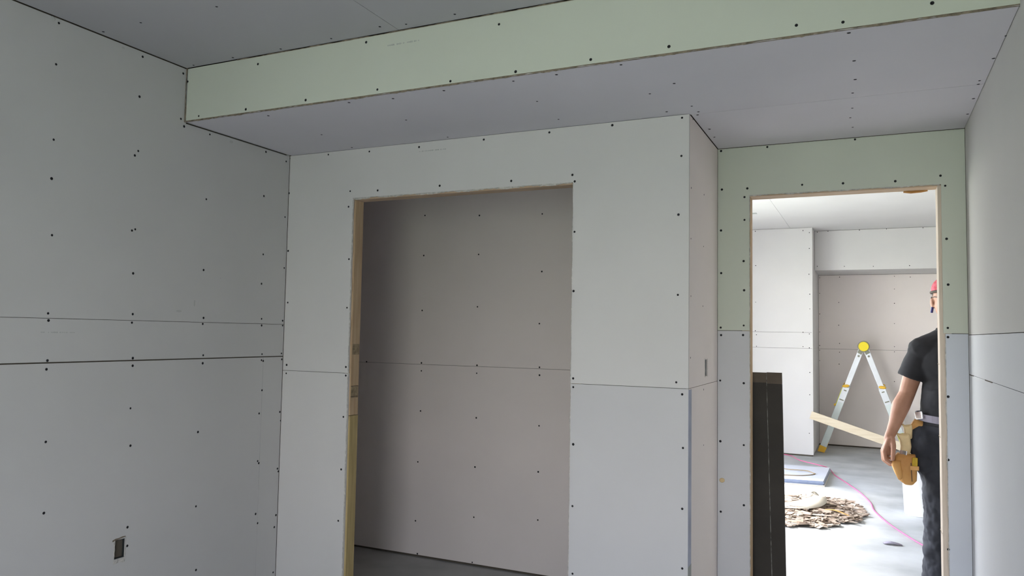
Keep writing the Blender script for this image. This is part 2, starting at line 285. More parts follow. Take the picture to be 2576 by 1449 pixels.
SCREWS = {"wall_left": [[0.0, -1.273, 2.56], [0.0, -1.275, 2.402], [0.0, -0.908, 2.556], [0.0, -0.914, 2.385], [0.0, -1.269, 2.119], [0.0, -0.908, 2.158], [0.0, -0.923, 2.136], [0.0, -1.269, 1.973], [0.0, -0.699, 2.552], [0.0, -0.701, 2.348], [0.0, -0.682, 2.319], [0.0, -0.536, 2.319], [0.0, -0.175, 2.319], [0.0, -0.027, 2.302], [0.0, -1.256, 1.764], [0.0, -0.905, 1.832], [0.0, -0.92, 1.825], [0.0, -0.905, 1.65], [0.0, -0.541, 2.018], [0.0, -0.178, 2.095], [0.0, -0.54, 1.694], [0.0, -0.168, 1.803], [0.0, -0.172, 1.656], [0.0, -0.021, 2.012], [0.0, -0.014, 1.748], [0.0, -1.255, 1.475], [0.0, -1.252, 1.449], [0.0, -0.898, 1.483], [0.0, -0.9, 1.448], [0.0, -0.529, 1.477], [0.0, -0.532, 1.45], [0.0, -0.163, 1.482], [0.0, -0.161, 1.449], [0.0, -0.012, 1.476], [0.0, -0.011, 1.451], [0.0, -1.248, 1.302], [0.0, -1.25, 1.27], [0.0, -0.888, 1.303], [0.0, -0.887, 1.272], [0.0, -0.522, 1.308], [0.0, -0.523, 1.272], [0.0, -0.151, 1.307], [0.0, -0.153, 1.277], [0.0, -0.141, 1.273], [0.0, -0.012, 1.308], [0.0, -0.008, 1.278], [0.0, -0.888, 1.099], [0.0, -0.88, 0.947], [0.0, -0.876, 0.619], [0.0, -0.873, 0.544], [0.0, -0.534, 0.965], [0.0, -0.528, 0.635], [0.0, -0.513, 0.352], [0.0, -0.142, 1.128], [0.0, -0.156, 1.015], [0.0, -0.154, 0.782], [0.0, -0.146, 0.771], [0.0, -0.155, 0.526], [0.0, -0.139, 0.478], [0.0, -0.009, 1.01], [0.0, -0.001, 0.965], [0.0, -0.012, 0.724], [0.0, -0.005, 0.709], [0.0, -0.011, 0.491], [0.0, -0.02, 0.433], [0.0, -0.017, 0.208], [0.0, -1.238, 1.005], [0.0, -1.231, 0.747]],
  "wall_back": [[-0.001, 0.0, 2.323], [0.25, 0.0, 2.323], [0.502, 0.0, 2.317], [0.79, 0.0, 2.314], [1.138, 0.0, 2.318], [1.463, 0.0, 2.32], [1.752, 0.0, 2.323], [2.049, 0.0, 2.324], [2.047, 0.0, 2.166], [2.036, 0.0, 1.925], [2.035, 0.0, 1.598], [2.03, 0.0, 1.246], [2.054, 0.0, 1.199], [2.058, 0.0, 0.987], [2.056, 0.0, 0.748], [2.057, 0.0, 0.516], [1.574, 0.0, 2.122], [1.585, 0.0, 2.093], [1.587, 0.0, 1.873], [1.586, 0.0, 1.617], [1.589, 0.0, 1.244], [1.59, 0.0, 1.207], [1.593, 0.0, 0.966], [1.593, 0.0, 0.708], [1.597, 0.0, 0.429], [0.393, 0.0, 2.126], [0.558, 0.0, 2.119], [0.909, 0.0, 2.119], [1.281, 0.0, 2.116], [0.386, 0.0, 2.048], [0.398, 0.0, 1.785], [0.395, 0.0, 1.544], [0.399, 0.0, 1.252], [0.4, 0.0, 1.21], [0.393, 0.0, 1.008], [0.389, 0.0, 0.753], [0.381, 0.0, 0.505], [0.002, 0.0, 2.14], [0.01, 0.0, 1.838], [0.019, 0.0, 1.57], [0.026, 0.0, 1.25], [0.025, 0.0, 1.207]],
  "wall_closet_back": [[0.11, 1.17, 2.191], [0.511, 1.17, 2.171], [0.941, 1.17, 2.159], [0.108, 1.17, 1.928], [0.511, 1.17, 1.924], [0.944, 1.17, 1.808], [0.106, 1.17, 1.57], [0.51, 1.17, 1.594], [0.933, 1.17, 1.493], [-0.319, 1.17, 1.225], [0.11, 1.17, 1.231], [0.515, 1.17, 1.229], [0.938, 1.17, 1.231], [0.111, 1.17, 1.18], [0.514, 1.17, 1.18], [0.939, 1.17, 1.184], [0.112, 1.17, 0.923], [0.517, 1.17, 0.904], [0.941, 1.17, 0.883], [0.101, 1.17, 0.598], [0.515, 1.17, 0.602], [0.94, 1.17, 0.611], [0.094, 1.17, 0.225], [0.514, 1.17, 0.296], [0.942, 1.17, 0.329], [0.114, 1.17, 0.021], [0.509, 1.17, 0.022]],
  "soffit_face": [[0.011, -0.683, 2.519], [0.087, -0.683, 2.356], [0.416, -0.683, 2.543], [0.358, -0.683, 2.356], [0.677, -0.683, 2.359], [0.967, -0.683, 2.555], [1.026, -0.683, 2.36], [1.349, -0.683, 2.352], [1.544, -0.683, 2.535], [1.613, -0.683, 2.353], [1.892, -0.683, 2.358], [2.158, -0.683, 2.364], [2.545, -0.683, 2.373], [2.674, -0.683, 2.362], [2.905, -0.683, 2.38]],
  "soffit_bottom": [[0.865, -0.646, 2.338], [0.426, -0.622, 2.338], [1.059, -0.624, 2.338], [1.294, -0.635, 2.338], [1.751, -0.64, 2.338], [1.582, -0.635, 2.338], [1.988, -0.65, 2.338], [0.941, -0.348, 2.338], [1.567, -0.382, 2.338], [1.553, -0.119, 2.338], [0.965, -0.032, 2.338], [1.997, -0.311, 2.338], [2.108, -0.394, 2.338], [0.418, -0.03, 2.338], [0.436, -0.284, 2.338], [2.689, -0.654, 2.338], [2.699, -0.399, 2.338], [2.699, -0.201, 2.338], [2.688, -0.043, 2.338], [2.683, 0.159, 2.338], [2.673, 0.298, 2.338], [2.679, 0.456, 2.338], [2.109, -0.099, 2.338], [2.118, -0.013, 2.338], [2.106, 0.03, 2.338], [2.11, 0.267, 2.338], [2.105, 0.411, 2.338], [3.113, -0.455, 2.338], [3.105, -0.256, 2.338], [3.092, -0.028, 2.338], [3.093, 0.014, 2.338], [3.097, 0.193, 2.338], [3.1, 0.412, 2.338], [2.0, -0.06, 2.338]],
  "ceiling": [[0.629, -1.115, 2.58], [0.249, -1.121, 2.58], [0.034, -1.116, 2.58], [0.063, -0.701, 2.58], [0.296, -0.705, 2.58], [0.557, -0.705, 2.58], [0.822, -0.715, 2.58], [1.069, -0.739, 2.58], [1.174, -0.72, 2.58], [1.387, -0.728, 2.58]],
  "wall_return": [[2.078, 0.071, 2.333], [2.078, 0.325, 2.338], [2.078, 0.044, 2.04], [2.078, 0.311, 2.058], [2.078, 0.04, 1.83], [2.078, 0.304, 1.827], [2.078, 0.043, 1.595], [2.078, 0.29, 1.564], [2.078, 0.039, 1.345], [2.078, 0.042, 1.201], [2.078, 0.312, 1.201], [2.078, 0.315, 0.961]],
  "wall_entry": [[2.095, 0.642, 2.327], [2.099, 0.642, 2.139], [2.217, 0.642, 2.137], [2.204, 0.642, 2.096], [2.204, 0.642, 1.987], [2.095, 0.642, 1.941], [2.2, 0.642, 1.791], [2.096, 0.642, 1.736], [2.202, 0.642, 1.653], [2.094, 0.642, 1.476], [2.2, 0.642, 1.487], [2.096, 0.642, 1.44], [2.197, 0.642, 1.442], [2.092, 0.642, 1.225], [2.2, 0.642, 1.217], [2.093, 0.642, 0.94], [2.2, 0.642, 0.93], [2.095, 0.642, 0.613], [2.2, 0.642, 0.654], [2.308, 0.642, 2.328], [2.685, 0.642, 2.329], [2.461, 0.642, 2.138], [2.634, 0.642, 2.133], [2.845, 0.642, 2.128], [3.019, 0.642, 2.14], [3.036, 0.642, 2.095], [3.038, 0.642, 1.866], [3.041, 0.642, 1.67], [3.037, 0.642, 1.486], [3.037, 0.642, 1.447], [3.034, 0.642, 1.196], [3.03, 0.642, 0.932], [3.026, 0.642, 0.562]],
  "wall_far_left": [[1.43, 6.99, 2.783], [1.999, 6.99, 2.769], [2.073, 6.99, 2.741], [2.071, 6.99, 2.544], [2.065, 6.99, 2.224], [2.073, 6.99, 1.978], [2.072, 6.99, 1.797], [1.434, 6.99, 2.346], [1.433, 6.99, 1.881], [1.428, 6.99, 1.519], [1.442, 6.99, 1.469], [1.442, 6.99, 1.324], [1.993, 6.99, 1.508], [2.066, 6.99, 1.489], [1.992, 6.99, 1.332], [2.065, 6.99, 1.319], [2.068, 6.99, 1.018], [2.066, 6.99, 0.747], [2.059, 6.99, 0.28]],
  "header": [[2.144, 7.35, 2.79], [2.27, 7.35, 2.795], [2.633, 7.35, 2.795], [2.937, 7.35, 2.797], [3.334, 7.35, 2.794], [2.141, 7.35, 2.352], [2.457, 7.35, 2.345], [2.786, 7.35, 2.338], [3.184, 7.35, 2.339]],
  "wall_far_back": [[2.124, 8.17, 2.265], [2.374, 8.17, 2.272], [3.04, 8.17, 2.272], [3.038, 8.17, 2.104], [2.122, 8.17, 2.052], [2.362, 8.17, 1.927], [3.036, 8.17, 1.915], [2.121, 8.17, 1.77], [2.359, 8.17, 1.62], [3.033, 8.17, 1.648], [2.119, 8.17, 1.525], [2.118, 8.17, 1.341], [2.117, 8.17, 1.277], [2.367, 8.17, 1.374], [2.366, 8.17, 1.256], [3.03, 8.17, 1.346], [3.029, 8.17, 1.278], [2.117, 8.17, 1.136], [2.36, 8.17, 1.096], [3.025, 8.17, 0.889], [3.226, 8.17, 2.259]]}
# ------------------------------------------------------------------ the setting: shell and boards
DS, HC, HS, XC, D, W = 0.68309, 2.57999, 2.33790, 2.07834, 0.64214, 3.11302
CL, CR, CT, DL, DR, DT = 0.41115, 1.57092, 2.09022, 2.22632, 3.01459, 2.10361
CB, ZJ, ZA, ZB = 1.16993, 1.222, 1.457, 1.293
G = 0.0022                         # joint between boards
HF = 2.805                         # far room ceiling
YA, YH, YD = 6.99, 7.35, 8.17      # far room: front wall plane, header plane, recess back plane
XA = 2.105; XR = 5.0
def struct(name, bm, m, label, parent=None):
    return tag(obj(name, bm, m, parent), label, None, kind='structure')
def opening(name, label):
    o = thing(name, label, None, (0, 0, 0)); o['kind'] = 'structure'; return o
gr = struct('ground', boxes(((-60, -60, -0.6), (60, 60, -0.45))), 'grass', 'trodden grass and dirt outside the windows')
fl = struct('floor', boxes(((-0.8, REAR-0.12, -0.2), (XR+0.1, YD+0.15, 0.0))), 'floor', 'dusty grey concrete floor running through doorway and closet')
roof = struct('roof', boxes(((-0.8, REAR-0.15, HF+0.03), (XR+0.15, YD+0.2, HF+0.2))), 'shell', 'roof slab above the rooms')
# main ceiling
ce = struct('ceiling', boxes(((-0.1, REAR-0.1, HC+T), (W+0.12, D+0.07, HC+0.12))), 'gap', 'grey plasterboard ceiling of the near room')
xs = 1.118
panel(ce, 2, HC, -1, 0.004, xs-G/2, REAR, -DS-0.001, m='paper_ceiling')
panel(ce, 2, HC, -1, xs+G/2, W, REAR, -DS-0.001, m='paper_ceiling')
screws(ce, 2, -1, SCREWS['ceiling'])
# left wall
q0, q1, q2, q3 = LW3
wl = struct('wall_left', boxes(((-0.1, q1, 0), (-T, 0.076, HC+0.1)), ((-0.1, REAR-0.1, 0), (-T, q0, HC+0.1)), ((-0.1, q0, 0), (-T, q1, q2)), ((-0.1, q0, q3), (-T, q1, HC+0.1))), 'gap', 'left plasterboard wall with two horizontal joints')
OUT = (-0.931, -0.884, 0.503, 0.578)   # socket cut-out y0,y1,z0,z1
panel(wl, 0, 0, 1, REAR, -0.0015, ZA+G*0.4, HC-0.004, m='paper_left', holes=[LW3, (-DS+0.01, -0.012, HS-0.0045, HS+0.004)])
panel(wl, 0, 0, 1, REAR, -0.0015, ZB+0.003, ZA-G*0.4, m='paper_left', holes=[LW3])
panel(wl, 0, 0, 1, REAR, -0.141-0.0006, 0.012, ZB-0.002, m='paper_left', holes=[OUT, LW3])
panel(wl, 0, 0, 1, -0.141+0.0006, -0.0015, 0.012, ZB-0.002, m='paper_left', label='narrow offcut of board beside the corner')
screws(wl, 0, 1, SCREWS['wall_left'])
for yy, zz, a_, b_ in [(-0.667, 1.503, 0.014, 0.004), (-0.584, 1.541, 0.004, 0.014), (-1.297, 2.569, 0.01, 0.008), (-0.405, 2.315, 0.01, 0.006), (-1.0, 2.562, 0.006, 0.004), (-0.438, 1.664, 0.003, 0.003)]:
    q_ = bmesh.new(); ell(q_, (0.0, yy, zz), (0.0006, a_, b_), sub=2); obj('scuff', q_, 'scuff', wl, True)
print_mark(wl, 0, 0, 1, -1.279, -1.150, 1.4055, 0.006)
# bulkhead (soffit)
sf = struct('trim_1', boxes(((0.0, -DS+T, HS+T), (W, D+0.02, HC-0.002))), 'gap', 'boxed bulkhead under the ceiling, pale green face above grey underside')
panel(sf, 1, -DS, -1, 0.010, W, HS+0.004, HC-0.004, m='paper_green', label='pale green face board of the bulkhead')
panel(sf, 2, HS, -1, 0.008, W-0.002, -DS+0.004, -0.004+0.02, m='paper_soffit', label='long grey underside board')
panel(sf, 2, HS, -1, XC+0.004, W-0.002, 0.0185, D-0.003, m='paper_soffit', label='short underside board over the recess')
screws(sf, 1, -1, SCREWS['soffit_face'])
bmx = screws(sf, 2, -1, SCREWS['soffit_bottom'])
fray(sf, (0.0, -DS-0.0005, HS+0.0045), (W, -DS-0.0005, HS+0.0045), (0, 0, -1), (0, -1, 0), 0.0075, 0.001, 'edge_brown')
fray(sf, (0.0, -DS+0.0045, HS-0.0002), (W, -DS+0.0045, HS-0.0002), (0, -1, 0), (0, 0, -1), 0.006, 0.0008, 'edge_brown')
fray(sf, (0.001, -DS-0.0005, HS), (0.001, -DS-0.0005, HC), (1, 0, 0), (0, -1, 0), 0.008, 0.001, 'edge_brown')
fray(sf, (0.3, -DS-0.0005, HC-0.0055), (W, -DS-0.0005, HC-0.0055), (0, 0, 1), (0, -1, 0), 0.0045, 0.001, 'edge_brown')
print_mark(sf, 1, -DS, -1, 1.068, 1.211, 2.5265, 0.007)
obj('crack_stain', boxes(((0.855, -DS-0.0012, HC-0.006), (0.905, -DS, HC-0.001))), 'edge_brown', sf)
# closet front wall
wb = struct('wall_back', boxes(((-0.02, T, 0), (CL-0.04, 0.070, HC)), ((CR+0.048, T, 0), (XC-T-0.001, 0.070, HC)), ((CL-0.04, T, CT+0.04), (CR+0.048, 0.070, HC))),
            'gap', 'pale plasterboard wall around the wide closet opening')
panel(wb, 1, 0, -1, 0.002, XC, ZJ+G*0.45, HS-0.002, holes=[(CL, CR+0.008, 0, CT)], label='upper board notched round the closet opening')
panel(wb, 1, 0, -1, 0.002, CL+0.003, 0.012, ZJ-G*0.45)
panel(wb, 1, 0, -1, CR+0.009, XC, 0.012, ZJ-G*0.45, m='paper_low')
screws(wb, 1, -1, SCREWS['wall_back'])
print_mark(wb, 1, 0, -1, 0.792, 0.935, 2.292, 0.006)
fray(wb, (CL, -0.0004, CT), (CR, -0.0004, CT), (0, 0, -1), (0, -1, 0), 0.009, 0.0012)
fray(wb, (CL, -0.0004, 0.012), (CL, -0.0004, CT), (1, 0, 0), (0, -1, 0), 0.007, 0.0012)
fray(wb, (CR+0.008, -0.0004, 0.012), (CR+0.008, -0.0004, CT), (-1, 0, 0), (0, -1, 0), 0.003, 0.0008)
# closet opening: wooden studs
d1 = opening('door_1', 'wide closet opening edged with bare pine studs')
sy0, sy1 = T, 0.078
b = boxes(((CL-0.03, sy0, 1.015), (CL+0.010, sy1, CT-0.009))); obj('jamb_stud', bevel(b, 0.002), 'pine', d1)
b = boxes(((CL-0.03, sy0, 0.0), (CL+0.012, sy1, 1.013))); o = obj('jamb_stud', bevel(b, 0.002), 'pine_yellow', d1); o['label'] = 'yellowed lower length of stud'
b = boxes(((CR+0.009, sy0, 0.0), (CR+0.047, sy1, CT-0.009))); obj('jamb_stud', bevel(b, 0.002), 'pine', d1)
b = boxes(((CL-0.03, sy0, CT-0.0085), (CR+0.047, sy1, CT+0.03))); obj('header_stud', bevel(b, 0.002), 'pine_x', d1)
for z0, z1 in ((1.313, 1.365), (1.10, 1.158)):
    obj('ink_stamp', boxes(((CL+0.0095, sy0+0.006, z0), (CL+0.0105, sy1-0.004, z1))), 'stamp', d1)
for z0 in (1.105, 1.157): obj('pencil_line', boxes(((CL+0.009, sy0+0.002, z0), (CL+0.0108, sy1-0.004, z0+0.0025))), 'scrap_dark', d1)
# closet interior
cbk = struct('wall_closet_back', boxes(((-0.72, CB+T, 0), (XC-0.07, CB+0.06, 2.5))), 'gap', 'shaded plasterboard wall at the back of the closet')
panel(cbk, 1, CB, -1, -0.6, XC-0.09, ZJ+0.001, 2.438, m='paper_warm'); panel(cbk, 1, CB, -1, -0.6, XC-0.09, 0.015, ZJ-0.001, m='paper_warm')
screws(cbk, 1, -1, SCREWS['wall_closet_back'], r=0.0052)
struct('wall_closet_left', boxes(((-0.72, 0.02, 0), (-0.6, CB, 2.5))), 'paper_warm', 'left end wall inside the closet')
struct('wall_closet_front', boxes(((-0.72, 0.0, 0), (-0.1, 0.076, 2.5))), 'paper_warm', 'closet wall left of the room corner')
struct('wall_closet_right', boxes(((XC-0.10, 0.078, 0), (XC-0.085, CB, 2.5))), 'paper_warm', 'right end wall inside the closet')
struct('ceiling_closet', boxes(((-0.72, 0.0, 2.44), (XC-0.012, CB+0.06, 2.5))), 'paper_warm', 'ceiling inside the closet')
# return wall
wr = struct('wall_return', boxes(((XC-0.084, 0.0125, 0), (XC-T-0.0005, 1.24, HC))), 'gap', 'narrow side wall between closet wall and doorway wall')
SW = (0.337, 0.392, 1.257, 1.331)
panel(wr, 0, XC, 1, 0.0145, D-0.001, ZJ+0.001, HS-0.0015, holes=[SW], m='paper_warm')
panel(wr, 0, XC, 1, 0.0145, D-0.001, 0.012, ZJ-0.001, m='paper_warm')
screws(wr, 0, 1, SCREWS['wall_return'], r=0.0042)
obj('corner_tape', boxes(((XC, 0.002, 0.52), (XC+0.0008, 0.060, ZJ-0.005))), 'edge_strip', wr)
obj('corner_tape', boxes(((XC, 0.002, 0.30), (XC+0.0012, 0.062, 0.522))), 'pencil', wr)
# doorway wall
we = struct('wall_entry', boxes(((XC-0.02, D+T, 0), (DL-0.042, D+0.066, HF+0.02)), ((DR+0.042, D+T, 0), (XR+0.1, D+0.066, HF+0.02)), ((DL-0.042, D+T, DT+0.04), (DR+0.042, D+0.066, HF+0.02))),
            'gap', 'plasterboard wall holding the doorway to the far room')
ZD = 1.462
panel(we, 1, D, -1, XC+0.0015, W-0.0015, ZD+0.0012, HS-0.002, holes=[(DL, DR+0.006, 0, DT)], m='paper_green', label='upper board notched round the doorway')
panel(we, 1, D, -1, XC+0.0015, DL, 0.012, ZD-0.0012, m='paper_cool'); panel(we, 1, D, -1, DR+0.014, W-0.0015, 0.012, ZD-0.0012, m='paper_blue')
panel(we, 1, D+0.08, 1, XC, XR, DT+0.002, HF-0.002, m='paper_bright'); panel(we, 1, D+0.08, 1, DR, XR, 0.012, DT-0.002, m='paper_bright'); panel(we, 1, D+0.08, 1, XC-0.02, DL, 0.012, DT-0.002, m='paper_bright')
screws(we, 1, -1, SCREWS['wall_entry'])
fray(we, (DR+0.014, D-0.0004, 0.012), (DR+0.014, D-0.0004, ZD), (-1, 0, 0), (0, -1, 0), 0.004, 0.0012)
fray(we, (DL, D-0.0004, DT), (DR, D-0.0004, DT), (0, 0, -1), (0, -1, 0), 0.006, 0.0012)
fray(we, (DL, D-0.0004, 0.012), (DL, D-0.0004, DT), (1, 0, 0), (0, -1, 0), 0.004, 0.0012)
cd = bmesh.new(); ell(cd, (2.101, D-0.0005, 0.759), (0.013, 0.002, 0.011), sub=2); obj('compound_dab', cd, 'leather_pale', we, True)
d2 = opening('door_2', 'doorway opening edged with bare pine studs')
ya, yb = D+T, D+0.082
obj('jamb_stud', bevel(boxes(((DL-0.036, ya, 0), (DL+0.003, yb, DT-0.005))), 0.002), 'pine', d2)
obj('jamb_stud', bevel(boxes(((DR-0.008, ya-0.006, 0), (DR+0.036, yb+0.03, DT-0.005))), 0.002), 'pine_door', d2)
obj('header_stud', bevel(boxes(((DL-0.036, ya, DT-0.006), (DR+0.036, yb+0.02, DT+0.035))), 0.002), 'pine_x', d2)
for z0 in (1.33, 1.02, 0.62): obj('pencil_line', boxes(((DR-0.0108, ya+0.004, z0), (DR-0.010, yb+0.02, z0+0.002))), 'stamp', d2)
sp = bmesh.new(); tube(sp, [(2.88, yb+0.016, DT-0.007), (2.91, yb+0.016, DT-0.012), (2.95, yb+0.016, DT-0.010), (2.975, yb+0.016, DT-0.006)], 0.006, 6); obj('splinter', sp, 'leather', d2)
# right wall
wrt = struct('wall_right', boxes(((W+T, REAR-0.1, 0), (W+0.1, D+0.07, HC+0.1))), 'gap', 'right plasterboard wall beside the doorway')
panel(wrt, 0, W, -1, REAR, D-0.001, ZA+0.0012, HC-0.004, m='paper'); panel(wrt, 0, W, -1, REAR, D-0.001, ZB+0.0008, ZA-0.0012, m='paper_blue_light'); panel(wrt, 0, W, -1, REAR, D-0.001, 0.012, ZB-0.0008, m='paper_blue_light')
for y0, y1 in ((0.50, 0.63), (-0.02, 0.16)):
    obj('joint_crack', boxes(((W-0.0008, y0, ZB-0.003), (W+0.001, y1, ZB+0.001))), 'gap', wrt)
# rear wall with the window that lights the room
rr = struct('wall_rear', boxes(((-0.1, REAR-0.1, 0), (RW[0], REAR, HC+0.1)), ((RW[1], REAR-0.1, 0), (W+0.1, REAR, HC+0.1)), ((RW[0], REAR-0.1, 0), (RW[1], REAR, RW[2])), ((RW[0], REAR-0.1, RW[3]), (RW[1], REAR, HC+0.1))),
            'paper', 'window wall behind the camera')
struct('window_3', boxes(((-0.09, q0, q2), (-0.04, q1, q2+0.05)), ((-0.09, q0, q3-0.05), (-0.04, q1, q3)), ((-0.09, q0, q2), (-0.04, q0+0.05, q3)), ((-0.09, q1-0.05, q2), (-0.04, q1, q3))), 'frame', 'window frame in the left wall behind the camera')
wn = struct('window_1', boxes(((RW[0], REAR-0.09, RW[2]), (RW[1], REAR-0.04, RW[2]+0.05)), ((RW[0], REAR-0.09, RW[3]-0.05), (RW[1], REAR-0.04, RW[3])), ((RW[0], REAR-0.09, RW[2]), (RW[0]+0.05, REAR-0.04, RW[3])), ((RW[1]-0.05, REAR-0.09, RW[2]), (RW[1], REAR-0.04, RW[3]))), 'frame', 'window frame in the wall behind the camera')
# far room
fc = struct('ceiling_far', boxes(((FARL-0.1, D+0.07, HF+T), (XR+0.1, YD+0.1, HF+0.1))), 'gap', 'white plasterboard ceiling of the far room')
panel(fc, 2, HF, -1, FARL, 1.850-G/2, 1.26, YA+0.05, m='paper_bright'); panel(fc, 2, HF, -1, 1.850+G/2, XR, D+0.08, YA+0.2, m='paper_bright', label='wide ceiling board right of the seam')
panel(fc, 2, HF, -1, 1.850+G/2, XR, YA+0.202, YD, m='paper_bright')
obj('ceiling_slot', boxes(((1.565, 5.62, HF-0.002), (1.618, 5.70, HF))), 'pencil', fc)
fa = struct('wall_far_left', boxes(((FARL-0.1, YA+T, 0), (XA-T-0.001, YD+0.1, HF))), 'gap', 'bright plasterboard wall seen through doorway, left of the recess')
panel(fa, 1, YA, -1, FARL, XA, 1.507+0.0015, HF-0.003, m='paper_bright'); panel(fa, 1, YA, -1, FARL, XA, 1.311+0.0015, 1.507-0.0015, m='paper_bright'); panel(fa, 1, YA, -1, FARL, XA, 0.02, 1.311-0.0015, m='paper_bright')
panel(fa, 0, XA, 1, YA+T+0.003, YD, 1.311, HF-0.003, m='paper_bright'); panel(fa, 0, XA, 1, YA+T+0.003, YD, 0.02, 1.309, m='paper_bright')
screws(fa, 1, -1, SCREWS['wall_far_left'], c=YA, r=0.0055)
hd = struct('trim_2', boxes(((XA, YH+T, 2.30+T), (XR, YD, HF))), 'gap', 'boxed header over the far recess')
panel(hd, 1, YH, -1, XA+0.004, XR, 2.30+0.004, HF-0.004, m='paper_bright', label='front board of the header'); panel(hd, 2, 2.30, -1, XA+0.004, XR, YH+0.002, YD-0.003, m='paper_bright', label='underside board of the header')
screws(hd, 1, -1, SCREWS['header'], c=YH, r=0.0055)
print_mark(hd, 2, 2.30, -1, 2.93, 3.10, 7.75, 0.03)
fb = struct('wall_far_back', boxes(((XA-0.05, YD+T, 0), (XR+0.1, YD+0.1, HF))), 'gap', 'grey plasterboard wall at the back of the far recess')
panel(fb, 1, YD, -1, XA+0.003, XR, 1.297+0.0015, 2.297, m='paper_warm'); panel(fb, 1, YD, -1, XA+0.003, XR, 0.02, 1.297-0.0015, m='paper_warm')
screws(fb, 1, -1, SCREWS['wall_far_back'], c=YD, r=0.0055)
struct('wall_far_window', boxes(((FARL-0.1, 1.24, 0), (FARL, FW[0], HF)), ((FARL-0.1, FW[1], 0), (FARL, YA+0.05, HF)), ((FARL-0.1, FW[0], 0), (FARL, FW[1], FW[2])), ((FARL-0.1, FW[0], FW[3]), (FARL, FW[1], HF))), 'paper_bright', 'far room window wall hidden left of the doorway')
bb = bmesh.new()
for q in (((FARL-0.09, FW[0], FW[2]), (FARL-0.04, FW[1], FW[2]+0.05)), ((FARL-0.09, FW[0], FW[3]-0.05), (FARL-0.04, FW[1], FW[3])), ((FARL-0.09, FW[0], FW[2]), (FARL-0.04, FW[0]+0.05, FW[3])), ((FARL-0.09, FW[1]-0.05, FW[2]), (FARL-0.04, FW[1], FW[3])), ((FARL-0.09, (FW[0]+FW[1])/2-0.03, FW[2]), (FARL-0.04, (FW[0]+FW[1])/2+0.03, FW[3]))): box(bb, *q)
struct('window_2', bb, 'frame', 'patio window frame of the far room, left of the doorway')
struct('wall_far_near', boxes(((-0.72, CB+0.06, 0), (XC-0.07, CB+0.10, HF+0.02))), 'paper_bright', 'far room side of the closet wall')
struct('wall_far_right', boxes(((XR, D+0.07, 0), (XR+0.1, YD+0.1, HF+0.02))), 'paper_bright', 'right wall of the far room, out of view')
# ------------------------------------------------------------------ electrical boxes
eb = thing('outlet_box', 'dark socket box sunk in a rough hole low on the left wall', 'electrical box', (-0.03, -0.9075, 0.503))
y0, y1, z0, z1 = OUT
b = boxes(((-0.062, y0+0.002, z0+0.002), (-0.058, y1-0.002, z1-0.002)), ((-0.062, y0+0.001, z0+0.002), (-0.003, y0+0.003, z1-0.002)), ((-0.062, y1-0.003, z0+0.002), (-0.003, y1-0.001, z1-0.002)), ((-0.062, y0+0.001, z0+0.001), (-0.003, y1-0.001, z0+0.003)), ((-0.062, y0+0.001, z1-0.003), (-0.003, y1-0.001, z1-0.001)))
obj('box_shell', b, 'boxdark', eb)
b = bmesh.new(); tube(b, spline([(-0.055, -0.90, 0.572), (-0.03, -0.905, 0.55), (-0.02, -0.912, 0.535), (-0.045, -0.902, 0.52)]), 0.004); obj('cable', b, 'metal', eb, True)
fray(eb, (0.0004, y0-0.004, z0-0.012), (0.0004, y0-0.004, z1), (0, 1, 0), (1, 0, 0), 0.008, 0.001, 'edge'); fray(eb, (0.0004, y0-0.004, z0-0.002), (0.0004, y1+0.002, z0-0.002), (0, 0, -1), (1, 0, 0), 0.014, 0.001, 'edge')
fray(eb, (0.0004, y1+0.003, z0), (0.0004, y1+0.003, z1+0.006), (0, -1, 0), (1, 0, 0), 0.006, 0.001, 'edge'); fray(eb, (0.0004, y0-0.012, z1-0.003), (0.0004, y1, z1+0.006), (0, 0, 1), (1, 0, 0), 0.007, 0.001, 'edge_brown')
sb = thing('switch_box', 'brown switch box slot cut into the narrow side wall', 'electrical box', (XC-0.03, 0.3645, 1.257))
y0, y1, z0, z1 = SW
b = boxes(((XC-0.045, y0+0.002, z0+0.002), (XC-0.041, y1-0.002, z1-0.002)), ((XC-0.045, y0+0.001, z0+0.002), (XC-0.003, y0+0.003, z1-0.002)), ((XC-0.045, y1-0.003, z0+0.002), (XC-0.003, y1-0.001, z1-0.002)), ((XC-0.045, y0+0.001, z0+0.001), (XC-0.003, y1-0.001, z0+0.003)), ((XC-0.045, y0+0.001, z1-0.003), (XC-0.003, y1-0.001, z1-0.001)))
obj('box_shell', b, 'metal', sb)
b = bmesh.new(); tube(b, spline([(XC-0.04, 0.36, 1.322), (XC-0.015, 0.365, 1.30), (XC-0.02, 0.37, 1.27)]), 0.004); obj('cable', b, 'boxdark', sb, True)
fray(sb, (XC+0.0004, y0-0.002, z0-0.004), (XC+0.0004, y0-0.002, z1+0.006), (0, 1, 0), (1, 0, 0), 0.012, 0.001, 'edge'); fray(sb, (XC+0.0004, y1+0.002, z0-0.004), (XC+0.0004, y1+0.002, z1+0.004), (0, -1, 0), (1, 0, 0), 0.010, 0.001, 'edge')
